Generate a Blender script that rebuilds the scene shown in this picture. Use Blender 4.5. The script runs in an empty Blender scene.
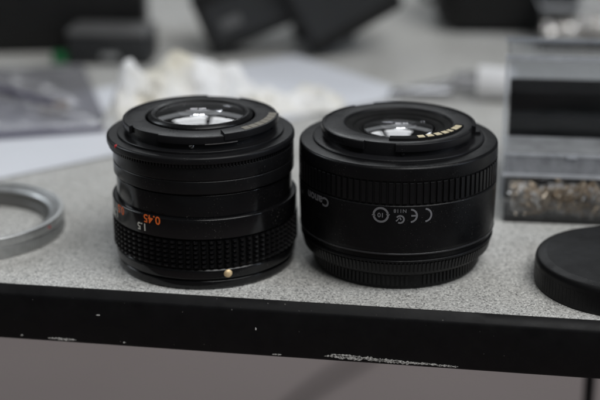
import bpy, math, random
from mathutils import Vector, Matrix, noise

random.seed(7)
scene = bpy.context.scene
MM = 0.001
PI = math.pi
R = math.radians

# ------------------------------------------------------------------ camera
cam_data = bpy.data.cameras.new("camera")
cam = bpy.data.objects.new("camera", cam_data)
scene.collection.objects.link(cam)
pitch, roll = 0.34153, -0.00537
fwd = Vector((0, math.cos(pitch), -math.sin(pitch)))
up0 = Vector((0, math.sin(pitch), math.cos(pitch)))
rt0 = Vector((1, 0, 0))
rt = rt0 * math.cos(roll) + up0 * math.sin(roll)
up = up0 * math.cos(roll) - rt0 * math.sin(roll)
cam.matrix_world = Matrix((
    (rt.x, up.x, -fwd.x, 0.0),
    (rt.y, up.y, -fwd.y, -0.44388),
    (rt.z, up.z, -fwd.z, 0.17961),
    (0, 0, 0, 1)))
cam_data.sensor_width = 22.2
cam_data.lens = 50.0
cam_data.clip_start = 0.02
cam_data.clip_end = 50
cam_data.dof.use_dof = True
cam_data.dof.focus_distance = 0.436
cam_data.dof.aperture_fstop = 3.9
cam_data.dof.aperture_blades = 7
scene.camera = cam

# ------------------------------------------------------------------ world, lamps, exposure
world = bpy.data.worlds.new("World")
scene.world = world
world.use_nodes = True
bg = world.node_tree.nodes["Background"]
bg.inputs[0].default_value = (0.93, 0.97, 1.0, 1)
bg.inputs[1].default_value = 0.08


def area_lamp(name, loc, target, sx, sy, watts, col):
    d = bpy.data.lights.new(name, 'AREA')
    d.shape = 'RECTANGLE'
    d.size, d.size_y = sx, sy
    d.energy = watts
    d.color = col
    o = bpy.data.objects.new(name, d)
    o.location = loc
    v = Vector(target) - Vector(loc)
    o.rotation_euler = v.to_track_quat('-Z', 'Y').to_euler()
    scene.collection.objects.link(o)
    return o


# main soft light of the room, overhead, to the right and a little in front of the table
area_lamp("ceiling_light", (0.48, -0.60, 1.25), (0.03, 0.03, 0), 1.2, 0.9, 19.0, (0.99, 0.99, 0.985))
# lit panes high up behind the table: they show in the rear glass of the lenses
for x in (-0.34, 0.20):
    for z in (1.52, 1.86):
        area_lamp("high_window_light", (x, 2.1, z), (x * 0.3, 0.2, 0), 0.46, 0.26, 2.0, (0.95, 0.98, 1.0))
area_lamp("low_window_light", (-0.05, 2.3, 1.12), (-0.02, 0.2, 0), 1.5, 0.34, 1.2, (0.92, 0.96, 1.0))
# window at the left, bluish window at the right
area_lamp("left_window_light", (-1.55, 0.75, 1.05), (-0.05, 0.15, 0.0), 0.5, 0.8, 7.5, (0.88, 0.94, 1.0))
area_lamp("right_window_light", (1.7, -0.45, 0.62), (0.0, 0.0, 0.04), 0.15, 0.75, 5.5, (0.72, 0.83, 1.0))

scene.view_settings.view_transform = 'Standard'
scene.view_settings.look = 'None'
scene.view_settings.exposure = 0.0
scene.view_settings.gamma = 1.0
scene.view_settings.use_curve_mapping = False
scene.cycles.use_denoising = True
scene.cycles.max_bounces = 14
scene.cycles.transparent_max_bounces = 24
scene.cycles.transmission_bounces = 12
scene.cycles.sample_clamp_indirect = 4.0
scene.cycles.caustics_refractive = True
scene.cycles.blur_glossy = 0.3


# ------------------------------------------------------------------ materials
class Nodes:
    def __init__(self, name):
        self.mat = bpy.data.materials.new(name)
        self.mat.use_nodes = True
        self.t = self.mat.node_tree
        self.n = self.t.nodes
        self.bsdf = self.n["Principled BSDF"]
        self.out = self.n["Material Output"]

    def add(self, kind, **kw):
        nd = self.n.new(kind)
        for k, v in kw.items():
            setattr(nd, k, v)
        return nd

    def link(self, a, b):
        self.t.links.new(a, b)

    def coords(self):
        return self.add('ShaderNodeTexCoord').outputs['Object']

    def noise(self, scale, detail=3.0, rough=0.55, vec=None):
        nd = self.add('ShaderNodeTexNoise')
        nd.inputs['Scale'].default_value = scale
        nd.inputs['Detail'].default_value = detail
        nd.inputs['Roughness'].default_value = rough
        self.link(vec or self.coords(), nd.inputs['Vector'])
        return nd.outputs['Fac']

    def ramp(self, fac, stops, interp='LINEAR'):
        nd = self.add('ShaderNodeValToRGB')
        cr = nd.color_ramp
        cr.interpolation = interp
        while len(cr.elements) < len(stops):
            cr.elements.new(0.5)
        for e, (p, c) in zip(cr.elements, stops):
            e.position = p
            e.color = (c, c, c, 1) if isinstance(c, (int, float)) else (*c, 1)
        self.link(fac, nd.inputs[0])
        return nd.outputs[0]

    def mix(self, fac, a, b, mode='MIX'):
        nd = self.add('ShaderNodeMix', data_type='RGBA', blend_type=mode)
        for sock, val in ((nd.inputs[0], fac), (nd.inputs[6], a), (nd.inputs[7], b)):
            if hasattr(val, 'is_output'):
                self.link(val, sock)
            elif isinstance(val, tuple):
                sock.default_value = (*val, 1)
            else:
                sock.default_value = val
        return nd.outputs[2]

    def bump(self, height, strength, dist):
        nd = self.add('ShaderNodeBump')
        nd.inputs['Strength'].default_value = strength
        nd.inputs['Distance'].default_value = dist
        self.link(height, nd.inputs['Height'])
        self.link(nd.outputs[0], self.bsdf.inputs['Normal'])


def plastic(name, col, rough, spec=0.5, dust=0.0, grain=0.0, gscale=2500, metal=0.0, rvar=0.12):
    m = Nodes(name)
    b = m.bsdf
    b.inputs['Metallic'].default_value = metal
    b.inputs['Specular IOR Level'].default_value = spec
    rn = m.noise(90, 4, 0.65)
    rr = m.ramp(rn, [(0.3, max(0.02, rough - rvar)), (0.7, min(1, rough + rvar))])
    m.link(rr, b.inputs['Roughness'])
    base = col
    if dust > 0:
        d1 = m.noise(2600, 1, 0.4)
        d2 = m.noise(70, 3, 0.6)
        sp = m.ramp(d1, [(0.70, 0.0), (0.76, 1.0)])
        zone = m.ramp(d2, [(0.45, 0.0), (0.75, 1.0)])
        f = m.mix(1.0, sp, zone, 'MULTIPLY')
        haze = m.ramp(m.noise(160, 5, 0.7), [(0.4, 0.0), (0.8, 0.02 * dust)])
        f2 = m.mix(1.0, f, haze, 'ADD')
        f3 = m.mix(1.0, f2, (dust, dust, dust), 'MULTIPLY')
        base = m.mix(f3, col, (0.42, 0.40, 0.37))
        m.link(base, b.inputs['Base Color'])
    else:
        b.inputs['Base Color'].default_value = (*col, 1)
    if grain > 0:
        m.bump(m.noise(gscale, 2, 0.6), grain, 0.00012)
    return m.mat


def clear_plastic(name, tint, haze, rough=0.08, hazecol=(0.6, 0.63, 0.66)):
    """thin clear sheet: what passes straight through, what the surface mirrors, a little milkiness"""
    m = Nodes(name)
    m.n.remove(m.bsdf)
    tr = m.add('ShaderNodeBsdfTransparent')
    tr.inputs[0].default_value = (*tint, 1)
    gl = m.add('ShaderNodeBsdfGlossy')
    gl.inputs['Roughness'].default_value = rough
    gl.inputs['Color'].default_value = (0.9, 0.9, 0.9, 1)
    df = m.add('ShaderNodeBsdfDiffuse')
    df.inputs['Color'].default_value = (*hazecol, 1)
    tl = m.add('ShaderNodeBsdfTranslucent')
    tl.inputs['Color'].default_value = (*hazecol, 1)
    mm = m.add('ShaderNodeMixShader')
    mm.inputs[0].default_value = 0.45
    m.link(df.outputs[0], mm.inputs[1])
    m.link(tl.outputs[0], mm.inputs[2])
    m1 = m.add('ShaderNodeMixShader')
    hz = m.ramp(m.noise(120, 4, 0.7), [(0.3, haze * 0.6), (0.75, min(1.0, haze * 1.5))])
    m.link(hz, m1.inputs[0])
    m.link(tr.outputs[0], m1.inputs[1])
    m.link(mm.outputs[0], m1.inputs[2])
    fr = m.add('ShaderNodeFresnel')
    fr.inputs[0].default_value = 1.45
    m2 = m.add('ShaderNodeMixShader')
    m.link(fr.outputs[0], m2.inputs[0])
    m.link(m1.outputs[0], m2.inputs[1])
    m.link(gl.outputs[0], m2.inputs[2])
    m.link(m2.outputs[0], m.out.inputs[0])
    return m.mat


def laminate():
    m = Nodes("speckled_laminate")
    v = m.coords()
    a = m.noise(1050, 2.5, 0.7, v)
    b = m.noise(1700, 1.5, 0.5, v)
    big = m.noise(14, 3, 0.6, v)
    base = m.ramp(a, [(0.32, (0.44, 0.44, 0.433)), (0.45, (0.55, 0.55, 0.54)), (0.55, (0.60, 0.597, 0.585)), (0.68, (0.68, 0.68, 0.67))])
    dark = m.ramp(b, [(0.36, (0.22, 0.22, 0.22)), (0.44, (1, 1, 1))])
    c = m.mix(0.55, base, dark, 'MULTIPLY')
    vo = m.add('ShaderNodeTexVoronoi')
    vo.inputs['Scale'].default_value = 1950
    m.link(v, vo.inputs['Vector'])
    sep = m.add('ShaderNodeSeparateColor')
    m.link(vo.outputs['Color'], sep.inputs[0])
    grain = m.ramp(sep.outputs[0], [(0.0, (0.30, 0.30, 0.30)), (0.12, (0.60, 0.60, 0.59)), (0.22, (0.92, 0.92, 0.91)), (0.78, (1.0, 1.0, 0.99)), (0.86, (1.35, 1.35, 1.33))], 'CONSTANT')
    c = m.mix(0.85, c, grain, 'MULTIPLY')
    grime = m.ramp(big, [(0.3, (0.84, 0.83, 0.80)), (0.65, (1, 1, 1))])
    c = m.mix(0.8, c, grime, 'MULTIPLY')
    stain = m.ramp(m.noise(55, 5, 0.75, v), [(0.30, (0.72, 0.71, 0.68)), (0.40, (1, 1, 1))])
    c = m.mix(0.8, c, stain, 'MULTIPLY')
    m.link(c, m.bsdf.inputs['Base Color'])
    m.link(m.ramp(big, [(0.3, 0.42), (0.7, 0.55)]), m.bsdf.inputs['Roughness'])
    m.bsdf.inputs['Specular IOR Level'].default_value = 0.14
    m.bump(a, 0.12, 0.0001)
    return m.mat


def band_black():
    m = Nodes("black_edge_band")
    v = m.coords()
    base = m.ramp(m.noise(160, 5, 0.7, v), [(0.35, (0.0035, 0.0035, 0.004)), (0.75, (0.007, 0.007, 0.0075))])
    speck = m.ramp(m.noise(900, 1, 0.4, v), [(0.765, 0.0), (0.79, 0.45)])
    c = m.mix(speck, base, (0.22, 0.21, 0.20))
    m.link(c, m.bsdf.inputs['Base Color'])
    m.link(m.ramp(m.noise(60, 5, 0.7, v), [(0.3, 0.36), (0.7, 0.58)]), m.bsdf.inputs['Roughness'])
    m.bsdf.inputs['Specular IOR Level'].default_value = 0.2
    m.bump(m.noise(420, 4, 0.6, v), 0.12, 0.0002)
    return m.mat


def tissue_mat():
    m = Nodes("crumpled_tissue")
    c = m.ramp(m.noise(28, 3, 0.6), [(0.42, (0.93, 0.93, 0.93)), (0.62, (0.78, 0.74, 0.62))])
    m.n.remove(m.bsdf)
    df = m.add('ShaderNodeBsdfDiffuse')
    tl = m.add('ShaderNodeBsdfTranslucent')
    m.link(c, df.inputs[0])
    m.link(c, tl.inputs[0])
    mx = m.add('ShaderNodeMixShader')
    mx.inputs[0].default_value = 0.12
    m.link(df.outputs[0], mx.inputs[1])
    m.link(tl.outputs[0], mx.inputs[2])
    m.link(mx.outputs[0], m.out.inputs[0])
    return m.mat


def paper_mat():
    m = Nodes("white_paper")
    c = m.ramp(m.noise(20, 4, 0.6), [(0.3, (0.66, 0.68, 0.73)), (0.7, (0.72, 0.74, 0.79))])
    m.link(c, m.bsdf.inputs['Base Color'])
    m.bsdf.inputs['Roughness'].default_value = 0.6
    return m.mat


def floor_mat():
    m = Nodes("taupe_floor")
    c = m.ramp(m.noise(3, 4, 0.6), [(0.3, (0.345, 0.288, 0.276)), (0.7, (0.37, 0.312, 0.30))])
    m.link(c, m.bsdf.inputs['Base Color'])
    m.bsdf.inputs['Roughness'].default_value = 0.7
    return m.mat


def glass(name, col, ior, coat, film):
    m = Nodes(name)
    b = m.bsdf
    b.inputs['Base Color'].default_value = (*col, 1)
    b.inputs['Transmission Weight'].default_value = 1.0
    b.inputs['Roughness'].default_value = 0.01
    b.inputs['IOR'].default_value = ior
    b.inputs['Specular Tint'].default_value = (*coat, 1)
    b.inputs['Thin Film Thickness'].default_value = film
    b.inputs['Thin Film IOR'].default_value = 1.38
    return m.mat


def steel(name, col, r0, r1, brushed=True):
    m = Nodes(name)
    b = m.bsdf
    b.inputs['Metallic'].default_value = 1.0
    n = m.noise(180, 5, 0.7)
    m.link(m.ramp(n, [(0.3, tuple(0.75 * x for x in col)), (0.7, col)]), b.inputs['Base Color'])
    m.link(m.ramp(m.noise(400, 4, 0.7), [(0.3, r0), (0.7, r1)]), b.inputs['Roughness'])
    if brushed:
        m.bump(m.noise(1500, 3, 0.6), 0.12, 0.0001)
    return m.mat


MT = {}
MT['laminate'] = laminate()
MT['band'] = band_black()
ck = Nodes("bare_board_chip")
ck.link(ck.ramp(ck.noise(1300, 3, 0.7), [(0.38, (0.03, 0.03, 0.03)), (0.47, (0.34, 0.33, 0.31)), (0.6, (0.66, 0.65, 0.62))]), ck.bsdf.inputs['Base Color'])
ck.bsdf.inputs['Roughness'].default_value = 0.8
ck.bump(ck.noise(900, 3, 0.7), 0.8, 0.0004)
MT['chip'] = ck.mat
MT['board_core'] = plastic("board_core", (0.25, 0.19, 0.13), 0.85, 0.2, grain=0.4)
MT['floor'] = floor_mat()
MT['paper'] = paper_mat()
MT['tissue'] = tissue_mat()
MT['metal_black'] = plastic("black_anodised_metal", (0.0055, 0.0055, 0.006), 0.30, 0.28, dust=0.3)
MT['gloss_black'] = plastic("glossy_black_enamel", (0.0045, 0.0045, 0.005), 0.17, 0.38, dust=0.35, rvar=0.08)
MT['grip_black'] = plastic("black_grip_enamel", (0.005, 0.005, 0.0055), 0.24, 0.42, dust=0.25, rvar=0.08)
MT['matte_black'] = plastic("matte_black_paint", (0.007, 0.007, 0.0078), 0.38, 0.2, dust=0.25)
MT['inner_black'] = plastic("flocked_black", (0.004, 0.004, 0.004), 0.8, 0.2)
MT['body_plastic'] = plastic("grained_black_plastic", (0.0045, 0.0045, 0.005), 0.36, 0.22, dust=0.25, grain=0.35)
MT['rib_plastic'] = plastic("black_rib_plastic", (0.0055, 0.0055, 0.006), 0.34, 0.28, dust=0.3, grain=0.2)
MT['mount_plastic'] = plastic("black_mount_plastic", (0.009, 0.009, 0.010), 0.34, 0.2, dust=0.3, grain=0.15)
MT['cap_plastic'] = plastic("soft_black_cap_plastic", (0.0060, 0.0060, 0.0065), 0.45, 0.22, dust=0.2, grain=0.4)
MT['glass_a'] = glass("coated_glass_violet", (0.98, 0.97, 1.0), 1.62, (1.0, 0.98, 1.0), 0.0)
MT['glass_b'] = glass("coated_glass_green", (0.97, 1.0, 0.98), 1.62, (0.9, 1.0, 0.92), 480.0)
MT['highlight'] = plastic("polished_highlight", (0.03, 0.03, 0.032), 0.2, 0.6)  # lighter polished black for the added highlight ring
MT['gold'] = plastic("gold_contact", (0.66, 0.57, 0.38), 0.4, 0.5, metal=0.45)
MT['worn_contact'] = plastic("worn_contact", (0.17, 0.155, 0.125), 0.5, 0.4)
MT['brass'] = plastic("brass_rivet", (0.82, 0.62, 0.36), 0.42, 0.5, metal=0.5)
MT['silver'] = steel("bright_steel", (0.70, 0.70, 0.69), 0.25, 0.4)
MT['ring_steel'] = steel("satin_aluminium", (0.66, 0.67, 0.67), 0.36, 0.52)
MT['ring_inner'] = plastic("grey_anodised_inside", (0.16, 0.16, 0.155), 0.4, 0.5, metal=0.5)
MT['screw_brass'] = plastic("brass_screw", (0.86, 0.70, 0.52), 0.22, 0.7, metal=0.7)
MT['screw_steel'] = plastic("nickel_screw", (0.88, 0.85, 0.81), 0.20, 0.7, metal=0.7)
MT['orange'] = plastic("orange_ink", (0.90, 0.17, 0.03), 0.5, 0.3)
MT['white_ink'] = plastic("white_ink", (0.70, 0.69, 0.62), 0.5, 0.3)
MT['grey_ink'] = plastic("grey_ink", (0.17, 0.17, 0.18), 0.5, 0.3)
MT['dim_ink'] = plastic("dim_ink", (0.14, 0.14, 0.145), 0.5, 0.3)
MT['red'] = plastic("red_paint", (0.45, 0.015, 0.02), 0.4, 0.4)
MT['clear'] = clear_plastic("clear_polystyrene", (0.985, 0.985, 0.99), 0.025)
MT['clear_thin'] = clear_plastic("polished_polystyrene", (0.90, 0.91, 0.925), 0.015)
MT['frosted'] = clear_plastic("frosted_polystyrene", (0.94, 0.955, 0.97), 0.27, 0.3, (0.85, 0.87, 0.90))
MT['skirt'] = clear_plastic("milky_polystyrene", (0.88, 0.90, 0.94), 0.42, 0.3, (0.80, 0.82, 0.87))
MT['edge_clear'] = clear_plastic("bright_plastic_edge", (0.85, 0.87, 0.9), 0.85, 0.3, (0.82, 0.84, 0.88))
MT['foam'] = plastic("black_foam", (0.004, 0.004, 0.004), 0.9, 0.1, grain=0.6, gscale=1200)
MT['bag'] = clear_plastic("lilac_bag_film", (0.92, 0.92, 0.94), 0.30, 0.16, (0.70, 0.70, 0.74))
MT['bag_seal'] = plastic("violet_bag_seal", (0.09, 0.085, 0.13), 0.5, 0.4)
MT['brown'] = plastic("brown_label", (0.16, 0.10, 0.07), 0.7, 0.3)
MT['dark_case'] = plastic("dark_grey_case", (0.020, 0.021, 0.022), 0.5, 0.4)
MT['grey_lid'] = plastic("grey_lid", (0.10, 0.10, 0.10), 0.5, 0.4)
MT['black_case'] = plastic("black_case", (0.008, 0.008, 0.008), 0.5, 0.3, grain=0.2)
MT['green'] = plastic("green_plastic", (0.008, 0.11, 0.035), 0.45, 0.4)
MT['white_cap'] = plastic("white_cap_plastic", (0.66, 0.66, 0.67), 0.4, 0.4)
MT['tube_clear'] = clear_plastic("tube_film", (0.80, 0.80, 0.82), 0.22, 0.15, (0.5, 0.5, 0.52))
MT['cable'] = plastic("black_cable", (0.012, 0.012, 0.013), 0.5, 0.35)
MT['leg_metal'] = plastic("black_leg_paint", (0.012, 0.012, 0.012), 0.4, 0.4)


# ------------------------------------------------------------------ mesh helpers (all lengths in millimetres)
def fillet(profile, closed=True):
    """profile of (r, z[, bevel]) -> rounded polyline"""
    out = []
    n = len(profile)
    for i, p in enumerate(profile):
        b = p[2] if len(p) > 2 else 0.0
        if b <= 0 or (not closed and i in (0, n - 1)):
            out.append((p[0], p[1]))
            continue
        P = Vector((p[0], p[1]))
        A = Vector(profile[i - 1][:2]) - P
        B = Vector(profile[(i + 1) % n][:2]) - P
        ba = min(b, A.length * 0.48)
        bb = min(b, B.length * 0.48)
        s = P + A.normalized() * ba
        e = P + B.normalized() * bb
        for t in (0, 0.33, 0.67, 1):
            q = s * (1 - t) ** 2 + P * 2 * t * (1 - t) + e * t * t
            out.append((q.x, q.y))
    return out


class MB:
    def __init__(self):
        self.v, self.f = [], []

    def quad_grid(self, rows, wrap_u=False, wrap_v=False):
        nu, nv = len(rows), len(rows[0])
        o = len(self.v)
        for r in rows:
            self.v += [tuple(p) for p in r]
        for i in range(nu if wrap_u else nu - 1):
            for j in range(nv if wrap_v else nv - 1):
                i2, j2 = (i + 1) % nu, (j + 1) % nv
                self.f.append((o + i * nv + j, o + i2 * nv + j, o + i2 * nv + j2, o + i * nv + j2))
        return self

    def lathe(self, profile, n=128, closed=True, a0=0.0, a1=None, cx=0.0, cy=0.0):
        """turn a profile about the vertical axis; angle 0 faces -Y and grows towards +X"""
        pr = fillet(profile, closed)
        full = a1 is None
        rows = []
        cnt = n if full else n + 1
        for k in range(cnt):
            a = 2 * PI * k / n if full else a0 + (a1 - a0) * k / n
            s, c = math.sin(a), -math.cos(a)
            rows.append([(cx + r * s, cy + r * c, z) for r, z in pr])
        o = len(self.v)
        self.quad_grid(rows, wrap_u=full, wrap_v=closed)
        if not full and closed:
            m = len(pr)
            self.f.append(tuple(o + j for j in range(m)))
            self.f.append(tuple(o + n * m + j for j in reversed(range(m))))
        return self

    def box(self, x0, x1, y0, y1, z0, z1):
        o = len(self.v)
        self.v += [(x0, y0, z0), (x1, y0, z0), (x1, y1, z0), (x0, y1, z0), (x0, y0, z1), (x1, y0, z1), (x1, y1, z1), (x0, y1, z1)]
        self.f += [tuple(o + i for i in q) for q in ((0, 3, 2, 1), (4, 5, 6, 7), (0, 1, 5, 4), (1, 2, 6, 5), (2, 3, 7, 6), (3, 0, 4, 7))]
        return self

    def rbox(self, sx, sy, z0, z1, rc, be, n=6):
        """box with rounded vertical corners and rounded top and bottom edges, centred in x and y"""
        rows = []
        for (ins, z) in ((be, z0), (be * 0.3, z0 + be * 0.3), (0, z0 + be), (0, z1 - be), (be * 0.3, z1 - be * 0.3), (be, z1)):
            ring = []
            hx, hy, r = sx / 2 - ins, sy / 2 - ins, max(0.05, rc - ins)
            for q, (qx, qy) in enumerate(((1, 1), (-1, 1), (-1, -1), (1, -1))):
                for k in range(n + 1):
                    a = PI / 2 * (q + k / n)
                    ring.append((qx * (hx - r) + r * math.cos(a), qy * (hy - r) + r * math.sin(a), z))
            rows.append(ring)
        o = len(self.v)
        self.quad_grid(rows, wrap_v=True)
        m = len(rows[0])
        self.f.append(tuple(o + j for j in reversed(range(m))))
        self.f.append(tuple(o + 5 * m + j for j in range(m)))
        return self

    def tube(self, pts, rad, n=12):
        rows = []
        prev = None
        for i, p in enumerate(pts):
            p = Vector(p)
            t = (Vector(pts[min(i + 1, len(pts) - 1)]) - Vector(pts[max(i - 1, 0)])).normalized()
            ref = Vector((0, 0, 1)) if abs(t.z) < 0.9 else Vector((1, 0, 0))
            x = t.cross(ref).normalized()
            y = t.cross(x)
            rows.append([tuple(p + rad * (x * math.cos(2 * PI * k / n) + y * math.sin(2 * PI * k / n))) for k in range(n)])
        o = len(self.v)
        self.quad_grid(rows, wrap_v=True)
        self.f.append(tuple(o + j for j in range(n)))
        self.f.append(tuple(o + (len(rows) - 1) * n + j for j in reversed(range(n))))
        return self

    def mesh(self, name, smooth=32):
        me = bpy.data.meshes.new(name)
        me.from_pydata([(a * MM, b * MM, c * MM) for a, b, c in self.v], [], self.f)
        import bmesh
        bm = bmesh.new()
        bm.from_mesh(me)
        bmesh.ops.recalc_face_normals(bm, faces=bm.faces)
        bm.to_mesh(me)
        bm.free()
        if smooth:
            me.shade_smooth()
            me.set_sharp_from_angle(angle=R(smooth))
        return me

    def build(self, name, mat, parent=None, smooth=32, **props):
        me = self.mesh(name, smooth)
        me.materials.append(MT[mat])
        return link_mesh(name, me, parent, **props)


def link_mesh(name, me, parent=None, **props):
    o = bpy.data.objects.new(name, me)
    scene.collection.objects.link(o)
    o.parent = parent
    for k, v in props.items():
        o[k] = v
    return o


def thing(name, label, cat, loc, rz=0.0, group=None):
    o = bpy.data.objects.new(name, None)
    o.empty_display_size = 0.01
    scene.collection.objects.link(o)
    o.location = (loc[0] * MM, loc[1] * MM, loc[2] * MM)
    o.rotation_euler = (0, 0, rz)
    o['label'] = label
    o['category'] = cat
    if group:
        o['group'] = group
    return o


def tag(o, label, cat, group=None):
    o['label'] = label
    o['category'] = cat
    if group:
        o['group'] = group
    return o


# --- flat marks wrapped on a cylinder, turned upside down like the lens they are printed on
def wrap_flat(polys, rad, theta0, z0, thick=0.05):
    mb = MB()
    for poly in polys:
        o = len(mb.v)
        for (u, v) in poly:
            a = theta0 - u / rad
            rr = rad + thick
            mb.v.append((rr * math.sin(a), -rr * math.cos(a), z0 - v))
        mb.f.append(tuple(range(o, o + len(poly))))
    return mb


def arc_polys(cx, cy, r0, r1, a0, a1, n=20):
    out = []
    for k in range(n):
        p, q = a0 + (a1 - a0) * k / n, a0 + (a1 - a0) * (k + 1) / n
        out.append([(cx + r0 * math.cos(p), cy + r0 * math.sin(p)), (cx + r1 * math.cos(p), cy + r1 * math.sin(p)),
                    (cx + r1 * math.cos(q), cy + r1 * math.sin(q)), (cx + r0 * math.cos(q), cy + r0 * math.sin(q))])
    return out


def rect_poly(x0, x1, y0, y1):
    return [(x0, y0), (x1, y0), (x1, y1), (x0, y1)]


def text_polys(s, size, cx=0.0, cy=0.0, bold=0.0, sx=1.0, spacing=1.0):
    cu = bpy.data.curves.new("lettering", 'FONT')
    cu.body = s
    cu.size = 1.0
    cu.align_x = 'CENTER'
    cu.align_y = 'CENTER'
    cu.offset = bold
    cu.resolution_u = 4
    cu.space_character = spacing
    ob = bpy.data.objects.new("lettering", cu)
    scene.collection.objects.link(ob)
    dg = bpy.context.evaluated_depsgraph_get()
    dg.update()
    me = bpy.data.meshes.new_from_object(ob.evaluated_get(dg))
    polys = [[(me.vertices[i].co.x * size * sx + cx, me.vertices[i].co.y * size + cy) for i in p.vertices] for p in me.polygons]
    bpy.data.objects.remove(ob)
    bpy.data.curves.remove(cu)
    bpy.data.meshes.remove(me)
    return polys


# ------------------------------------------------------------------ the setting: floor and table
fl = MB().box(-4000, 4000, -3000, 6000, -760, -720).build('floor', 'floor', None, 0)
fl['kind'] = 'structure'

TA = R(-9.54)
table = thing('table', 'grey speckled laminate table top with chipped black edge band', 'table', (0, -41.52, 0), TA)
MB().box(-700, 700, 3.6, 640, -18.6, 0).build('table_top', 'laminate', table, 0)
# black edge band: swept profile (distance from the face, height)
prof = [(3.6, -0.9), (3.25, -0.9), (3.15, 0.05), (2.95, 0.2), (2.7, 0.18), (0.45, -2.05), (0.12, -2.6), (0.0, -3.3), (0.0, -18.2), (0.5, -19.0), (1.2, -19.2), (3.55, -19.2)]
mb = MB()
rows = []
for k in range(281):
    x = -700 + 5 * k
    w = noise.noise(Vector((x * 0.02, 3.1, 0))) * 0.12
    rows.append([(x, y + w * (1 if z < 0 else 0.3), z) for y, z in prof])
mb.quad_grid(rows, wrap_v=True)
band = mb.build('edge_band', 'band', table, 40)


def flake(x0, x1, zc, h, seed, n=26, yoff=-0.16):
    """ragged chip on the face of the band where the black has come off"""
    rnd = random.Random(seed)
    mb = MB()
    top, bot = [], []
    for k in range(n + 1):
        t = k / n
        x = x0 + (x1 - x0) * t
        env = math.sin(PI * min(1, max(0, t))) ** 0.4
        hh = h * env * (0.25 + 0.75 * rnd.random())
        c = zc + 0.35 * h * noise.noise(Vector((x * 0.25, seed, 0)))
        top.append((x, yoff, c + hh / 2))
        bot.append((x, yoff, c - hh / 2))
    back_t = [(x, 0.4, z) for x, y, z in top]
    back_b = [(x, 0.4, z) for x, y, z in bot]
    mb.quad_grid([back_t, top, bot, back_b])
    return mb.build('paint_chip', 'chip', band, 0)


flake(-87, -77, -17.8, 1.0, 3)
flake(-96.8, -95.9, -17.4, 0.6, 5, 5)
flake(-60.6, -59.5, -17.5, 0.6, 6, 6)
flake(-9.6, -6.4, -18.0, 0.6, 8, 9)
flake(7.8, 34, -17.4, 1.7, 9, 60)
flake(22, 45, -17.7, 1.3, 12, 50)
flake(10, 20, -16.6, 0.7, 31, 24)
flake(44.5, 51.6, -17.9, 0.9, 14, 16)
flake(-69.5, -68.2, -8.0, 0.5, 15, 5)
flake(-15.2, -14.7, -9.0, 1.6, 18, 5)
for sx in (-660, 660):
    for sy in (45, 600):
        MB().box(sx - 20, sx + 20, sy - 20, sy + 20, -720, -18.7).build('leg', 'leg_metal', table, 0)

# ------------------------------------------------------------------ left lens (old manual lens, standing on its front)
LL = thing('camera_lens', 'older black metal lens with knurled grip and orange distance numbers', 'camera lens', (-33.2, 2.4, 0), 0, 'camera lenses standing mount up')
# front ring, flares in two bands
front = MB().lathe([(24, 0.0), (30.1, 0.0, 0.5), (30.9, 0.9, 0.3), (30.9, 3.1, 0.25), (30.3, 3.5, 0.1), (30.3, 3.9, 0.1), (31.5, 4.3, 0.3), (31.6, 7.0, 0.3), (31.2, 7.5), (24, 7.5)], 160).build('front_ring', 'gloss_black', LL)
# grip ring with rows of studs
MB().lathe([(24, 7.6), (31.1, 7.6, 0.2), (31.1, 18.5, 0.2), (24, 18.5)], 160).build('focus_ring', 'inner_black', LL)
mb = MB()
ncol, nrow = 76, 6
for i in range(ncol):
    for j in range(nrow):
        a = 2 * PI * (i + 0.5) / ncol
        zc = 8.05 + (j + 0.5) * (10.1 / nrow)
        hz, ha = 0.73, 0.43 * 2 * PI / ncol
        o = len(mb.v)
        for (rr, k) in ((31.0, 1.0), (32.3, 0.40)):
            for (sa, sz) in ((-1, -1), (1, -1), (1, 1), (-1, 1)):
                aa = a + sa * ha * k
                mb.v.append((rr * math.sin(aa), -rr * math.cos(aa), zc + sz * hz * k))
        for q in range(4):
            mb.f.append((o + q, o + (q + 1) % 4, o + 4 + (q + 1) % 4, o + 4 + q))
        mb.f.append((o + 4, o + 5, o + 6, o + 7))
mb.build('grip_studs', 'grip_black', LL, 0, kind='stuff')
scale = MB().lathe([(24, 18.6), (32.1, 18.6, 0.25), (32.1, 25.4, 0.35), (31.5, 25.6, 0.1), (24, 25.6)], 160).build('distance_scale', 'gloss_black', LL)
RS = 32.1


def digits(s, size, theta, z, mat, parent, rad=RS, bold=0.02, name='numeral'):
    return wrap_flat(text_polys(s, size, bold=bold), rad, theta, z).build(name, mat, parent, 0)


digits('0.45', 4.0, R(-29.6), 24.5, 'orange', scale)
digits('0.5', 4.0, R(-58.5), 24.0, 'orange', scale)
digits('1.5', 3.6, R(-37.2), 21.2, 'white_ink', scale)
digits('1.7', 3.9, R(-67.0), 21.6, 'white_ink', scale, bold=0.04)
MB().lathe([(24, 25.7), (30.4, 25.7), (30.4, 33.2, 0.2), (29.9, 33.4), (29.9, 33.9), (24, 33.9)], 160).build('lower_barrel', 'gloss_black', LL)
MB().lathe([(24, 34.0), (31.2, 34.0, 0.35), (31.2, 38.2, 0.15), (30.95, 38.35), (30.95, 38.6), (31.2, 38.8, 0.15), (31.2, 43.2, 0.3), (24, 43.2)], 160).build('upper_barrel', 'metal_black', LL)
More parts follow.
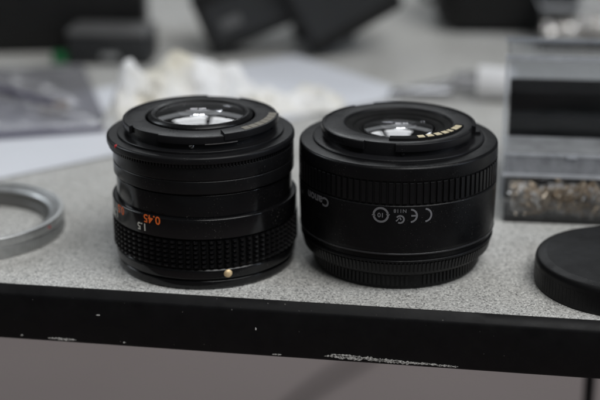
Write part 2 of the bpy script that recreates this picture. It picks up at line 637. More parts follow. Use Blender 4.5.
# adapter: finely toothed rim, flange, mount
mb = MB()
nt = 170
for k in range(nt):
    a = 2 * PI * k / nt
    w = 0.30 * 2 * PI / nt
    o = len(mb.v)
    for rr in (30.9, 31.75):
        for (sa, z) in ((-1, 43.3), (1, 43.3), (1, 44.5), (-1, 44.5)):
            mb.v.append((rr * math.sin(a + sa * w), -rr * math.cos(a + sa * w), z))
    for q in ((4, 5, 6, 7), (0, 4, 7, 3), (1, 2, 6, 5), (0, 1, 5, 4), (3, 7, 6, 2)):
        mb.f.append(tuple(o + i for i in q))
mb.build('rim_teeth', 'metal_black', LL, 0, kind='stuff')
MB().lathe([(24, 43.3), (31.0, 43.3), (31.0, 44.4), (32.3, 44.5, 0.35), (32.3, 46.4, 0.5), (31.6, 46.9, 0.2), (28.6, 46.9), (28.6, 47.7, 0.3), (24, 47.7)], 180).build('adapter_flange', 'matte_black', LL)
mount = MB().lathe([(18.6, 47.7), (25.3, 47.7), (25.3, 52.0, 0.3), (22.0, 52.2), (18.9, 52.2, 0.25), (18.6, 51.7)], 160).build('mount_ring', 'mount_plastic', LL)
for (a0, a1) in ((-28, 42), (70, 150), (178, 300)):
    MB().lathe([(25.0, 49.6), (26.5, 49.6, 0.2), (26.5, 52.1, 0.35), (25.0, 52.24)], 48, True, R(a0), R(a1)).build('bayonet_lug', 'mount_plastic', mount)
MB().lathe([(26.42, 49.52), (26.6, 49.52), (26.6, 49.78), (26.42, 49.78)], 24, True, R(7), R(31)).build('worn_edge', 'silver', mount)
# electronic contact strip
chip = MB().lathe([(22.6, 52.1), (26.9, 50.6), (26.9, 52.9, 0.25), (22.6, 53.2, 0.25)], 40, True, R(21), R(89)).build('contact_chip', 'mount_plastic', LL)
for k in range(7):
    a = R(38 + k * 7.2)
    MB().lathe([(23.6, 53.05), (26.2, 52.9), (26.2, 53.05), (23.6, 53.22)], 6, True, a, a + R(6.5)).build('contact', 'worn_contact', chip, 0)


def small_screw(parent, theta, rad, z, r, mat, name='set_screw', slot=True):
    mb = MB()
    pts = [(r * 0.55, 0.0), (r, 0.0), (r, 0.25), (r * 0.55, 0.3)]
    c, s = math.cos(theta), math.sin(theta)
    n = 20

    def put(u, v, w):
        rr = rad + w
        return (rr * s + u * c, -rr * c + u * s, z + v)
    rows = []
    for (q, w) in ((0.0, 0.34 + 0.26 * r), (r * 0.3, 0.34 + 0.24 * r), (r * 0.62, 0.32 + 0.15 * r), (r * 0.86, 0.26), (r * 0.97, 0.12), (r, 0.0), (r, -0.6)):
        rows.append([put(q * math.cos(2 * PI * k / n), q * math.sin(2 * PI * k / n), w) for k in range(n)])
    mb.quad_grid(rows, wrap_v=True)
    o = mb.build(name, mat, parent, 40)
    if slot:
        sb = MB()
        a = 0.6
        ca, sa = math.cos(a), math.sin(a)
        q = []
        for (u, v) in ((-r * .75, -r * .16), (r * .75, -r * .16), (r * .75, r * .16), (-r * .75, r * .16)):
            q.append(put(u * ca - v * sa, u * sa + v * ca, 0.42 + 0.26 * r))
        sb.v = q
        sb.f = [(0, 1, 2, 3)]
        sb.build('screw_slot', 'inner_black', o, 0)
    return o


small_screw(mount, R(-3.0), 25.35, 48.75, 0.95, 'silver')
small_screw(front, R(16.8), 31.55, 5.9, 1.45, 'brass', 'brass_rivet', False)
small_screw(LL, R(-58), 32.0, 46.2, 0.7, 'red', 'index_dot', False)


def dome(r, z_edge, sag_up, sag_down, n=96, m=18):
    """closed lens element"""
    pr = []
    for k in range(m + 1):
        t = k / m
        pr.append((r * t, z_edge + sag_up * (1 - t * t)))
    low = []
    for k in range(m + 1):
        t = 1 - k / m
        low.append((r * t, z_edge - 0.6 - sag_down * (1 - t * t)))
    pr = [(max(a, 1e-4), b) for a, b in pr + low]
    return MB().lathe(pr, n, True)


rim = MB().lathe([(15.1, 44), (18.0, 44), (18.0, 52.4, 0.4), (16.6, 53.5, 0.4), (15.15, 52.9, 0.2), (15.15, 50)], 128).build('retaining_ring', 'metal_black', LL)
MB().lathe([(18.6, 47.7), (18.0, 47.7), (18.0, 48.2), (18.6, 48.2)], 96).build('well_floor', 'inner_black', LL)
dome(15.1, 52.7, 1.9, 2.0).build('rear_glass', 'glass_a', LL, 50)
dome(13.8, 45.0, -3.0, -0.5).build('inner_glass', 'glass_b', LL, 50)
MB().lathe([(0.01, 38.0), (14.6, 38.0), (14.6, 50.0), (15.1, 50.0), (15.1, 37.5), (0.01, 37.5)], 96).build('inner_tube', 'inner_black', LL)

for c in LL.children:       # the adapter sits a touch off centre on the barrel
    if c.name.split('.')[0] in ('rim_teeth', 'adapter_flange', 'mount_ring', 'contact_chip', 'index_dot', 'retaining_ring', 'well_floor', 'rear_glass', 'inner_glass', 'inner_tube'):
        c.location.x = -0.8 * MM

# ------------------------------------------------------------------ right lens (compact plastic lens, standing on its front)
RL = thing('camera_lens', 'compact black plastic lens with grey approval marks and gold contacts', 'camera lens', (33.8, 0, 0), 0, 'camera lenses standing mount up')
MB().lathe([(24, 0), (28.2, 0, 0.4), (28.7, 0.8, 0.2), (28.7, 5.9), (24, 5.9)], 160).build('front_ring', 'body_plastic', RL)
mb = MB()
nt = 120
for k in range(nt):
    a = 2 * PI * k / nt
    if abs((math.degrees(a) + 180) % 360 - 180 - 9) < 4 or abs((math.degrees(a) + 180) % 360 - 180) > 200:
        continue
    w = 0.27 * 2 * PI / nt
    o = len(mb.v)
    for rr in (28.5, 29.15):
        for (sa, z) in ((-1, 1.6), (1, 1.6), (1, 5.2), (-1, 5.2)):
            mb.v.append((rr * math.sin(a + sa * w), -rr * math.cos(a + sa * w), z))
    for q in ((4, 5, 6, 7), (0, 4, 7, 3), (1, 2, 6, 5), (0, 1, 5, 4), (3, 7, 6, 2)):
        mb.f.append(tuple(o + i for i in q))
mb.build('front_ring_teeth', 'rib_plastic', RL, 0, kind='stuff')
MB().lathe([(24, 5.9), (30.6, 5.9, 0.5), (32.3, 7.6, 0.6), (32.9, 11.3, 0.2), (33.5, 11.5, 0.2), (33.5, 12.1, 0.2), (33.1, 12.3), (24, 12.3)], 180).build('manual_ring', 'body_plastic', RL)
mb = MB()
nt = 150
for k in range(nt):
    a = 2 * PI * k / nt
    w = 0.29 * 2 * PI / nt
    o = len(mb.v)
    for d in (-0.15, 0.38):
        for (sa, rr, z) in ((-1, 32.0, 7.4), (1, 32.0, 7.4), (1, 32.85, 10.9), (-1, 32.85, 10.9)):
            mb.v.append(((rr + d) * math.sin(a + sa * w), -(rr + d) * math.cos(a + sa * w), z))
    for q in ((4, 5, 6, 7), (0, 4, 7, 3), (1, 2, 6, 5), (0, 1, 5, 4), (3, 7, 6, 2)):
        mb.f.append(tuple(o + i for i in q))
mb.build('manual_ring_teeth', 'rib_plastic', RL, 0, kind='stuff')
body = MB().lathe([(24, 12.4), (32.9, 12.4), (32.9, 14.3), (33.55, 14.6, 0.25), (33.75, 16.0, 0.2), (34.15, 31.4, 0.25), (33.7, 31.7), (24, 31.7)], 200).build('barrel', 'body_plastic', RL)
MB().lathe([(33.0, 14.35), (33.85, 14.45, 0.1), (33.85, 14.95, 0.1), (33.0, 15.0)], 200).build('highlight_ring', 'highlight', RL)  # added glossy ring for the thin highlight at the barrel's lower edge
foc = MB().lathe([(24, 31.8), (33.5, 31.8), (33.5, 39.9), (24, 39.9)], 200).build('ribbed_ring', 'rib_plastic', RL)
NR = 94
rm = MB()
hw = 0.36 * 2 * PI / NR
rows = []
for (z, d) in ((32.0, 0.0), (32.35, 0.62), (39.2, 0.62), (39.6, 0.0)):
    ring = []
    for t, dd in ((-1, 0.0), (-0.8, 1.0), (0.8, 1.0), (1, 0.0)):
        rr = 33.45 + d * dd
        ring.append((rr * math.sin(t * hw), -rr * math.cos(t * hw), z))
    rows.append(ring)
rm.quad_grid(rows)
rib_me = rm.mesh('rib', 0)
rib_me.materials.append(MT['rib_plastic'])
for k in range(NR):
    o = link_mesh('rib', rib_me, foc)
    o.rotation_euler = (0, 0, 2 * PI * k / NR)
MB().lathe([(24, 40.0), (34.1, 40.0, 0.2), (33.95, 44.0, 0.35), (33.4, 44.6, 0.25), (30.2, 44.9, 0.1), (24, 44.9)], 200).build('shoulder', 'body_plastic', RL)
MB().lathe([(22, 44.0), (29.3, 44.0), (29.3, 45.4, 0.3), (28.6, 45.6), (22, 45.6)], 180).build('flange', 'mount_plastic', RL)
mount2 = MB().lathe([(17.4, 45.5), (25.2, 45.5), (25.2, 50.0, 0.3), (22.5, 50.25), (18.7, 50.1, 0.3), (18.0, 49.5, 0.1), (17.6, 45.5)], 180).build('mount_ring', 'mount_plastic', RL)
MB().lathe([(17.95, 49.3), (15.6, 48.7, 0.2), (15.4, 48.2), (12.6, 47.9), (12.4, 45.5), (17.5, 45.5)], 160).build('inner_cone', 'inner_black', RL)
for (a0, a1) in ((-6, 62), (76, 196), (214, 330)):
    MB().lathe([(25.0, 47.3), (26.35, 47.3, 0.2), (26.35, 50.0, 0.35), (25.0, 50.3)], 60, True, R(a0), R(a1)).build('bayonet_lug', 'mount_plastic', mount2)
MB().lathe([(26.0, 45.4), (28.2, 45.4), (28.0, 46.6, 0.2), (26.0, 46.6)], 10, True, R(88), R(97)).build('lock_stop', 'mount_plastic', mount2)
blk = MB().lathe([(19.6, 49.4), (22.6, 49.4), (22.6, 50.9, 0.3), (19.6, 51.0, 0.3)], 48, True, R(-12), R(72)).build('contact_block', 'inner_black', RL)
for a0, a1 in ((13, 19), (21.5, 27.5), (30, 36), (38.5, 44.5), (46.5, 50.5), (54, 60.5), (61, 67)):
    MB().lathe([(20.3, 50.9), (22.4, 50.85), (22.4, 51.1), (20.3, 51.15)], 8, True, R(a0), R(a1)).build('contact', 'gold', blk, 0)
dome(11.9, 48.1, 1.5, 1.4).build('rear_glass', 'glass_a', RL, 50)
dome(11.6, 42.5, -2.2, -0.4).build('inner_glass', 'glass_b', RL, 50)
MB().lathe([(0.01, 34.0), (12.6, 34.0), (12.6, 47.8), (13.3, 48.3), (13.4, 33.6), (0.01, 33.6)], 96).build('inner_tube', 'inner_black', RL)
small_screw(mount2, R(-1.0), 25.2, 46.5, 0.8, 'mount_plastic', 'screw_head', False)
# printed marks, upside down
RB = 34.12
TH_CE_C, TH_CE_E, TH_TICK, TH_RING = 10.7, 2.6, -2.4, -13.0
zm = 28.3
ce = arc_polys(0, 0, 1.85, 2.45, R(95), R(265)) 
wrap_flat(ce, RB, R(TH_CE_C + 0.5), zm).build('approval_letter', 'grey_ink', body, 0)
ee = arc_polys(0, 0, 1.85, 2.45, R(95), R(265)) + [rect_poly(-1.9, -0.3, -0.28, 0.28)]
wrap_flat(ee, RB, R(TH_CE_E + 0.5), zm).build('approval_letter', 'grey_ink', body, 0)
tick = arc_polys(0, 0, 0.95, 1.5, R(60), R(330), 20) + [[(-0.5, 0.1), (-0.1, -0.75), (0.15, -0.35), (-0.15, 0.35)], [(-0.1, -0.75), (0.35, -0.6), (1.5, 0.55), (1.1, 0.8)]]
wrap_flat(tick, RB, R(TH_TICK), zm - 1.2).build('tick_mark', 'grey_ink', body, 0)
wrap_flat(text_polys('N118', 1.75, bold=0.01, spacing=1.1), RB, R(TH_TICK - 0.1), zm + 1.75).build('lettering', 'grey_ink', body, 0)
rec = arc_polys(0, 0, 2.0, 2.7, R(12), R(172), 24) + arc_polys(0, 0, 2.0, 2.7, R(192), R(352), 24)
rec += [[(2.0 - 0.35, 0.35), (2.0 + 1.05, 0.35), (2.35, -0.55)], [(-2.0 + 0.35, -0.35), (-2.35, 0.55), (-2.0 - 1.05, -0.35)]]
rec += text_polys('10', 2.2, bold=0.02)
wrap_flat(rec, RB, R(TH_RING), zm + 0.1).build('recycling_mark', 'grey_ink', body, 0)
wrap_flat(text_polys('Canon', 4.3, bold=0.03, sx=1.05), RB, R(-55.5), 29.3).build('lettering', 'grey_ink', body, 0)

# ------------------------------------------------------------------ metal ring at the left
rg = thing('adapter_ring', 'silver metal adapter ring with a red dot lying on the table', 'ring', (-122.0, 29.0, 0), 0)
ring = MB().lathe([(27.6, 0.2), (33.2, 0.2, 0.3), (33.2, 4.4, 0.15), (32.6, 4.6), (33.6, 4.8, 0.2), (33.6, 7.9, 0.2), (33.3, 8.1, 0.1), (31.9, 8.1, 0.15), (31.6, 7.2, 0.15), (29.2, 6.7, 0.2), (28.4, 6.0, 0.2), (28.4, 3.0)], 200).build('ring_body', 'ring_steel', rg)
MB().lathe([(26.9, 0.1), (28.3, 0.1), (28.3, 3.0), (28.35, 5.6), (28.0, 5.9), (27.9, 3.2), (26.9, 2.8)], 160).build('inner_sleeve', 'ring_inner', rg)
mb = MB()
nt = 200
for k in range(nt):
    a = 2 * PI * k / nt
    w = 0.28 * 2 * PI / nt
    o = len(mb.v)
    for rr in (33.1, 33.65):
        for (sa, z) in ((-1, 0.4), (1, 0.4), (1, 4.2), (-1, 4.2)):
            mb.v.append((rr * math.sin(a + sa * w), -rr * math.cos(a + sa * w), z))
    for q in ((4, 5, 6, 7), (0, 4, 7, 3), (1, 2, 6, 5), (0, 1, 5, 4), (3, 7, 6, 2)):
        mb.f.append(tuple(o + i for i in q))
mb.build('knurling', 'ring_steel', rg, 0, kind='stuff')
small_screw(ring, R(67), 33.3, 6.2, 0.75, 'red', 'index_dot', False)

# ------------------------------------------------------------------ black lens cap at the right
cp = thing('lens_cap', 'round black plastic lens cap lying at the table edge', 'lens cap', (109.5, -24.0, 0), R(20))
MB().lathe([(0.01, 10.2), (26.8, 10.2, 0.4), (28.2, 9.9, 0.5), (30.0, 9.4, 0.9), (30.4, 8.0, 0.3), (30.4, 0.6, 0.4), (29.9, 0.05), (27.8, 0.05), (27.8, 7.6), (0.01, 7.6)], 160).build('cap_shell', 'cap_plastic', cp)
mb = MB()
nt = 120
for k in range(nt):
    a = 2 * PI * k / nt
    w = 0.27 * 2 * PI / nt
    o = len(mb.v)
    for rr in (30.2, 30.45):
        for (sa, z) in ((-1, 1.2), (1, 1.2), (1, 6.6), (-1, 6.6)):
            mb.v.append((rr * math.sin(a + sa * w), -rr * math.cos(a + sa * w), z))
    for q in ((4, 5, 6, 7), (0, 4, 7, 3), (1, 2, 6, 5), (0, 1, 5, 4), (3, 7, 6, 2)):
        mb.f.append(tuple(o + i for i in q))
mb.build('grip_ridges', 'cap_plastic', cp, 0, kind='stuff')


# ------------------------------------------------------------------ clear boxes
def shell(mb, x0, x1, y0, y1, z0, z1, t, open_top=True):
    """thin walled box: outside and inside walls with a rim"""
    mb.box(x0, x1, y0, y1, z0, z0 + t)
    mb.box(x0, x0 + t, y0, y1, z0 + t, z1)
    mb.box(x1 - t, x1, y0, y1, z0 + t, z1)
    mb.box(x0 + t, x1 - t, y0, y0 + t, z0 + t, z1)
    mb.box(x0 + t, x1 - t, y1 - t, y1, z0 + t, z1)
    return mb


def lid(mb, x0, x1, y0, y1, z0, z1, t):
    mb.box(x0, x1, y0, y1, z1 - t, z1)
    mb.box(x0, x0 + t, y0, y1, z0, z1 - t)
    mb.box(x1 - t, x1, y0, y1, z0, z1 - t)
    mb.box(x0 + t, x1 - t, y1 - t, y1, z0, z1 - t)
    return mb


BA = R(-7.6)
fb = thing('parts_box', 'small clear plastic box with frosted lid, half full of tiny screws', 'plastic box', (76.8, 35.4, 0), BA, 'clear plastic parts boxes')
shell(MB(), 0, 56, 0, 21, 0.05, 19.4, 1.0).build('tray', 'clear', fb, 0)
ld = lid(MB(), -0.7, 56.7, -0.7, 21.7, 19.6, 27.6, 0.9).build('lid', 'frosted', fb, 0)
MB().box(0.25, 55.75, -0.7, 0.2, 20.05, 26.5).build('lid_front', 'skirt', ld, 0)
MB().box(-1.2, 57.2, -1.3, -0.75, 18.6, 20.0).build('lid_rim', 'edge_clear', ld, 0)
MB().box(-1.2, -0.75, -0.7, 22, 18.6, 20.0).build('lid_rim', 'edge_clear', ld, 0)
MB().box(-0.9, 56.9, -0.95, -0.75, 26.6, 27.9).build('lid_rim', 'edge_clear', ld, 0)
MB().box(22, 26, -1.6, -0.98, 26.3, 28.0).build('lid_tab', 'edge_clear', ld, 0)


def screw_mesh(name, mat, L, rh, rs):
    mb = MB()
    mb.lathe([(0.01, 0.0), (rs, 0.1), (rs, L), (rh, L + 0.05), (rh * 0.95, L + 0.8), (rh * 0.5, L + 1.1), (0.01, L + 1.0)], 8, closed=False)
    me = mb.mesh(name, 40)
    me.materials.append(MT[mat])
    return me


sms = [screw_mesh('screw', 'screw_brass', 3.0, 1.45, 0.7), screw_mesh('screw', 'screw_steel', 3.4, 1.55, 0.75), screw_mesh('screw', 'screw_steel', 2.0, 1.7, 0.8), screw_mesh('screw', 'screw_brass', 4.2, 1.3, 0.7)]
ca, sa = math.cos(BA), math.sin(BA)
rnd = random.Random(11)
placed = []
tries = 0
while len(placed) < 270 and tries < 20000:
    tries += 1
    x = rnd.uniform(3.5, 52.5)
    layer = rnd.random()
    hmax = 9.5 + 3.0 * noise.noise(Vector((x * 0.12, 4.0, 0))) + 1.5 * noise.noise(Vector((x * 0.5, 9.0, 0)))
    if layer < 0.62:
        y = rnd.uniform(3.2, 5.8)
        z = rnd.uniform(2.4, hmax)
    else:
        y = rnd.uniform(4.0, 17.5)
        z = hmax - rnd.uniform(0, 2.0)
    if any((x - a) ** 2 + (y - b) ** 2 + (z - c) ** 2 < 1.95 ** 2 for a, b, c in placed):
        continue
    d = Vector((rnd.uniform(-1, 1), rnd.uniform(-0.6, 0.6), rnd.uniform(-0.7, 0.9))).normalized()
    lo = Vector((x, y, z)) - d * 2.0
    hi = Vector((x, y, z)) + d * 2.4
    if min(lo.y, hi.y) < 2.6 or max(lo.y, hi.y) > 18.4 or min(lo.x, hi.x) < 2.6 or max(lo.x, hi.x) > 53.4 or min(lo.z, hi.z) < 2.4:
        continue
    placed.append((x, y, z))
    o = link_mesh('screw', rnd.choice(sms))
    o.rotation_euler = (Matrix.Rotation(BA, 3, 'Z') @ d).to_track_quat('Z', 'Y').to_euler()
    o.location = ((76.8 + lo.x * ca - lo.y * sa) * MM, (35.4 + lo.x * sa + lo.y * ca) * MM, lo.z * MM)
    tag(o, 'tiny metal screw in the pile inside the frosted-lid box', 'screw', 'screws piled in the front clear box')

bb = thing('tall_box', 'tall clear plastic box with black foam inside, behind the screw box', 'plastic box', (80.2, 62.0, 0), BA, 'clear plastic parts boxes')
shell(MB(), 0, 62, 0, 30, 0.05, 58, 1.2).build('box_wall', 'clear_thin', bb, 0)
MB().box(1.4, 60.6, 1.6, 27, 1.4, 33.0).build('foam_block', 'foam', bb, 0)
MB().box(1.7, 60.2, 4.2, 27.4, 33.6, 42.3).build('foam_block', 'foam', bb, 0)
MB().box(-0.9, 0.0 - 0.02, -0.6, 1.6, 0.1, 58.3).build('corner_edge', 'edge_clear', bb, 0)
MB().box(-0.5, 62.5, -0.5, -0.03, 56.6, 58.4).build('top_rim', 'edge_clear', bb, 0)
MB().box(-0.5, 62.5, 30.03, 30.5, 56.6, 58.4).build('top_rim', 'edge_clear', bb, 0)

rb = thing('parts_box', 'blurred clear box with metal bits at the far right back', 'plastic box', (137.0, 311.0, 0), R(-5), 'clear plastic parts boxes')
shell(MB(), 0, 75, 0, 50, 0.05, 27, 1.2).build('tray', 'clear', rb, 0)
MB().box(-0.6, 75.6, -0.6, -0.03, 25.5, 27.5).build('rim', 'edge_clear', rb, 0)
MB().box(-0.6, -0.03, 0, 50, 25.5, 27.5).build('rim', 'edge_clear', rb, 0)
bits = MB()
rnd = random.Random(5)
for k in range(420):
    x, y = rnd.uniform(6, 70), rnd.uniform(4, 45)
    h = 7 + 9 * math.exp(-((x - 36) / 16) ** 2)
    z = rnd.uniform(2.5, h)
    s = rnd.uniform(1.4, 3.0)
    d = Vector((rnd.uniform(-1, 1), rnd.uniform(-1, 1), rnd.uniform(-1, 1))).normalized() * s
    p = Vector((x, y, z))
    bits.tube([tuple(p - d), tuple(p + d)], rnd.uniform(0.7, 1.4), 6)
bits.build('metal_bits', 'screw_steel', rb, 30, kind='stuff')

# ------------------------------------------------------------------ sheet of paper, tissue, bag
pd = Vector((0.8133, 0.5818))
pn = Vector((-0.5818, 0.8133))
pc = Vector((58.6, 219.5))
rows_t, rows_b = [], []
for i in range(31):
    rt_, rb_ = [], []
    for j in range(23):
        q = pc - pd * (297 * i / 30) + pn * (105 * j / 22)
        z = 0.35 + 0.25 * (noise.noise(Vector((q.x * 0.02, q.y * 0.02, 1))) + 1)
        if i == 0 or j == 0:
            z += 0.15
        rt_.append((q.x, q.y, z))
        rb_.append((q.x, q.y, z - 0.15))
    rows_t.append(rt_)
    rows_b.append(rb_)
mb = MB()
mb.quad_grid(rows_t)
mb.quad_grid(rows_b)
n0 = 31 * 23
edge = [i * 23 for i in range(31)] + [30 * 23 + j for j in range(1, 23)] + [i * 23 + 22 for i in range(29, -1, -1)] + [j for j in range(21, 0, -1)]
for a, b in zip(edge, edge[1:] + edge[:1]):
    mb.f.append((a, b, n0 + b, n0 + a))
o = mb.build('paper_sheet', 'paper', None, 60)
tag(o, 'sheet of white paper lying on the table behind the lenses', 'paper')


def crumple(p, seed):
    q = Vector(p)
    s = 0.0
    for k, (sc, am) in enumerate(((0.045, 6.0), (0.10, 3.2), (0.22, 1.4), (0.45, 0.6))):
        n1 = noise.noise(q * sc + Vector((seed, k * 7.3, 1.7)))
        s += am * (1 - 2.2 * abs(n1))
    return s


# crumpled tissue: a lump with two peaks, its skin broken into flat creased facets
A0, A1 = Vector((-92, 158)), Vector((20, 206))
ax = (A1 - A0).normalized()
nx = Vector((-ax.y, ax.x))
LT = (A1 - A0).length
NU, NV = 84, 56
rnd = random.Random(23)
co = []
for i in range(NU + 1):
    t = i / NU
    s = t * LT
    h = 19 * math.exp(-((s - 14) / 13) ** 2) + 20 * math.exp(-((s - 58) / 18) ** 2) + 15 * math.exp(-((s - 33) / 13) ** 2) + 6
    w = 19 + 6 * math.sin(t * 7)
    endf = max(0.05, min(1.0, math.sin(PI * t) * 3.4)) ** 0.5
    row = []
    for j in range(NV):
        a = 2 * PI * j / NV
        c, sn = math.cos(a), math.sin(a)
        lx = w * endf * c * (0.5 + 0.5 * (1 - sn) if sn > 0 else 1.0)
        zz = (h * endf * max(0, sn) ** 0.8) + 1.0
        p = A0 + ax * s + nx * lx
        k = endf * (0.4 + 0.6 * min(1, zz / 8)) if sn > 0.05 else 0.25 * endf
        P = Vector((p.x, p.y, zz))
        dirv = Vector((nx.x * c + 0.35 * ax.x * c, nx.y * c + 0.35 * ax.y * c, max(0.05, sn)))
        warp = Vector((noise.noise(P * 0.05), noise.noise(P * 0.05 + Vector((9, 0, 0))), noise.noise(P * 0.05 + Vector((0, 9, 0))))) * 5
        f1 = noise.voronoi((P + warp) * 0.062)[0][0]
        f2 = noise.voronoi((P + warp) * 0.15 + Vector((5, 2, 1)))[0][0]
        P = P + (dirv * ((f1 - 0.5) * 17.0 + (f2 - 0.5) * 5.5) + warp * 0.9) * k
        row.append((P.x, P.y, max(P.z, 0.95)))
    co.append(row)
mb = MB()
mb.quad_grid(co, wrap_v=True)
tri = []
for q in mb.f:
    if rnd.random() < 0.5:
        tri += [(q[0], q[1], q[2]), (q[0], q[2], q[3])]
    else:
        tri += [(q[0], q[1], q[3]), (q[1], q[2], q[3])]
mb.f = tri
mb.f.append(tuple(range(NV)))
mb.f.append(tuple(NU * NV + j for j in reversed(range(NV))))
o = mb.build('crumpled_tissue', 'tissue', None, 24)
tag(o, 'crumpled white tissue behind the older lens', 'tissue')

# flat clear bag with a dark seal strip
bag = thing('plastic_bag', 'lilac-grey clear plastic bag lying flat on the paper at left', 'plastic bag', (-88.0, 158.0, 1.0), R(14.0))
rows_t, rows_b = [], []
for i in range(41):
    r1, r2 = [], []
    for j in range(31):
        x = -118 * i / 40
        y = 128 * j / 30
        e = min(i, 40 - i, j, 30 - j) / 6.0
        e = min(1.0, e)
        wr = abs(noise.noise(Vector(((x * 0.55 + y) * 0.055, (y * 0.55 - x) * 0.008, 3)))) * 14 + abs(noise.noise(Vector((x * 0.06, y * 0.06, 8)))) * 2
        z = 0.9 + e * (1.0 + wr)
        r1.append((x, y, z))
        r2.append((x, y, 0.2 + 0.3 * e))
    rows_t.append(r1)
    rows_b.append(r2)
mb = MB()
mb.quad_grid(rows_t)
mb.quad_grid(rows_b)
mb.build('bag_film', 'bag', bag, 60)
MB().box(-118.5, 0.5, -2.2, 1.2, 0.1, 2.0).build('seal_strip', 'bag_seal', bag, 0)
mb = MB()
mb.tube([(-24, 30, 6.0), (-32, 38, 7.0), (-42, 52, 8.0), (-56, 66, 7.0)], 1.6, 8)
mb.build('dark_fold', 'bag_seal', bag)
MB().box(-30, -16, 24, 40, 3.4, 3.9).build('brown_label', 'brown', bag, 0)

# ------------------------------------------------------------------ blurred things at the back
bx = thing('equipment_case', 'large black case at the far left back', 'case', (-150, 345, 0), R(4))
MB().rbox(120, 60, 0.6, 62, 5, 3).build('case_body', 'black_case', bx)
MB().rbox(116, 50, 62.2, 84, 6, 5).build('case_lid', 'black_case', bx)
MB().box(-16, 16, -33, -30.2, 44, 50).build('latch', 'dark_case', bx, 0)

gb = thing('gear_box', 'small dark grey box with lighter lid beside the large black case', 'box', (-104, 297, 0.6), R(-6))
MB().rbox(46, 26, 0.3, 15.5, 3, 1.5).build('box_body', 'dark_case', gb)
MB().rbox(47, 27, 15.7, 19.0, 3, 1.2).build('box_lid', 'grey_lid', gb)
MB().box(-4, 6, -13.6, -13.05, 3.5, 6.5).build('name_plate', 'ring_steel', gb, 0)

gc = thing('green_cap', 'small green plastic cap next to the dark grey box', 'cap', (-133, 292, 0.6), 0)
MB().lathe([(0.01, 0.1), (4.6, 0.1, 0.4), (4.4, 5.6, 0.8), (0.01, 6.0)], 32, closed=False).build('cap_shell', 'green', gc)
MB().lathe([(4.3, 0.6), (5.1, 0.6, 0.2), (5.1, 1.8, 0.2), (4.3, 1.8)], 32).build('cap_rim', 'green', gc)

# two black blocks propped up at a slant
def leaning(o, tilt):
    o.rotation_euler = (0, -tilt, o.rotation_euler.z)


ch = thing('slanted_block', 'long slanted black block leaning on the thicker black block', 'block', (-48, 300, 0.7), R(4))
MB().rbox(62, 34, 0.2, 36, 3, 2).build('block_body', 'black_case', ch)
MB().rbox(50, 24, 36.1, 38, 2, 0.6).build('block_cover', 'dark_case', ch)
MB().box(-26, 24, -17.6, -17.02, 6, 28).build('front_panel', 'dark_case', ch, 0)
MB().box(-20, -8, -18.0, -17.62, 12, 18).build('label_plate', 'grey_lid', ch, 0)
for c in ch.children:
    c.location = (0.031, 0.017, 0)
leaning(ch, R(22))
cb = thing('slanted_block', 'thick slanted black block behind the gap between the two lenses', 'block', (9, 296, 0.7), R(5))
MB().rbox(58, 40, 0.2, 56, 4, 2.5).build('block_body', 'black_case', cb)
MB().rbox(48, 30, 56.1, 59, 4, 1.2).build('top_plate', 'dark_case', cb)
MB().box(-24, 24, -20.5, -20.02, 8, 40).build('front_panel', 'dark_case', cb, 0)
for c in cb.children:
    c.location = (0.029, 0.020, 0)
leaning(cb, R(29))
pb = thing('spare_block', 'low black block propping up the thick slanted block', 'block', (14, 362, 0), R(5))
MB().rbox(36, 34, 0.2, 17, 3, 2).build('block_body', 'black_case', pb)
MB().rbox(28, 26, 17.1, 18.4, 2, 0.5).build('block_cover', 'dark_case', pb)
cs = thing('camera_case', 'rounded black case at the back right', 'case', (128, 392, 0), R(-3))
MB().rbox(88, 76, 0.2, 58, 17, 12).build('case_body', 'black_case', cs)
MB().rbox(70, 56, 58.1, 63, 14, 2.2).build('case_lid', 'black_case', cs)
MB().tube([(-44, 0, 40), (-52, 0, 34), (-54, 0, 24), (-49, 0, 15), (-43.5, 0, 14)], 2.2, 10).build('strap_loop', 'cable', cs)

# tube with white cap
tb = thing('capped_tube', 'clear squeeze tube with a white cap lying on the table', 'tube', (97, 209, 0), R(-12))


def xlathe(prof, n=40):
    mb = MB()
    rows = []
    for (x, r, fz) in prof:
        rows.append([(x, r * math.cos(2 * PI * k / n) * (2 - fz) , 0.2 + 8.6 * (fz if x < -20 else 1) * (1 if x > -20 else 1) + r * fz * math.sin(2 * PI * k / n)) for k in range(n)])
    mb.quad_grid(rows, wrap_v=True)
    mb.f.append(tuple(range(n)))
    mb.f.append(tuple((len(rows) - 1) * n + j for j in reversed(range(n))))
    return mb


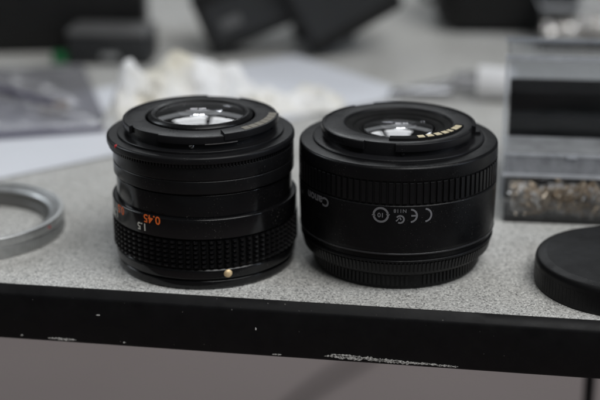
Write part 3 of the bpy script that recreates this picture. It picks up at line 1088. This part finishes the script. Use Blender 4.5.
xlathe([(10, 6.5, 1), (9.5, 7.8, 1), (-7, 8.5, 1), (-8, 8.2, 1)]).build('screw_cap', 'white_cap', tb)
xlathe([(-8.1, 4.5, 1), (-9.5, 5.6, 0.95), (-18, 5.6, 0.85), (-19.9, 5.6, 0.8), (-21, 5.6, 0.7), (-32, 5.4, 0.5), (-45, 5.2, 0.24), (-52, 5.0, 0.14)]).build('tube_body', 'tube_clear', tb)

# ------------------------------------------------------------------ below the table
pts = [(128.7 + 0.8 * math.sin(k * 0.4), 99.7, -19.4 - k * 25) for k in range(0, 28)]
o = MB().tube(pts, 2.6, 12).build('hanging_cable', 'cable', None)
tag(o, 'black cable hanging straight down below the table edge at right', 'cable')
pts = [(-160 + k * 14 , 1010 + k * 20.3 + 6 * math.sin(k * 0.6), -715) for k in range(0, 26)]
o = MB().tube(pts, 4.6, 10).build('floor_shadow_strip', 'cable', None)  # dark tube put in for the soft diagonal shadow on the floor
tag(o, 'dark strip put in for the diagonal shadow across the floor under the table', 'cable')

# grit and crumbs on the table near the lenses
rnd = random.Random(41)
gr = MB()
for k in range(70):
    a = rnd.random()
    if a < 0.55:
        x, y = rnd.uniform(-95, 95), rnd.uniform(-42, -26) - 0.0
        y = max(y, -41.5 - 0.168 * x + 6)
    else:
        c = rnd.choice(((-33, 2.4), (33.8, 0)))
        t = rnd.uniform(-1.9, 1.9)
        q = rnd.uniform(34.6, 39)
        x, y = c[0] + q * math.sin(t), c[1] - q * math.cos(t)
        if y < -41.5 - 0.168 * x + 5:
            continue
    w = rnd.uniform(0.12, 0.36)
    o0 = len(gr.v)
    pts = [(x + w * rnd.uniform(0.5, 1.2) * math.cos(t2), y + w * rnd.uniform(0.5, 1.2) * math.sin(t2), 0.01) for t2 in (0, 1.3, 2.5, 3.8, 5.1)]
    gr.v += pts + [(x, y, w * 0.9)]
    gr.f += [(o0 + i, o0 + (i + 1) % 5, o0 + 5) for i in range(5)]
g = gr.build('table_grit', 'grey_lid', None, 0)
g['kind'] = 'stuff'
g['label'] = 'fine dark grit scattered on the grey table around the lenses'
g['category'] = 'grit'
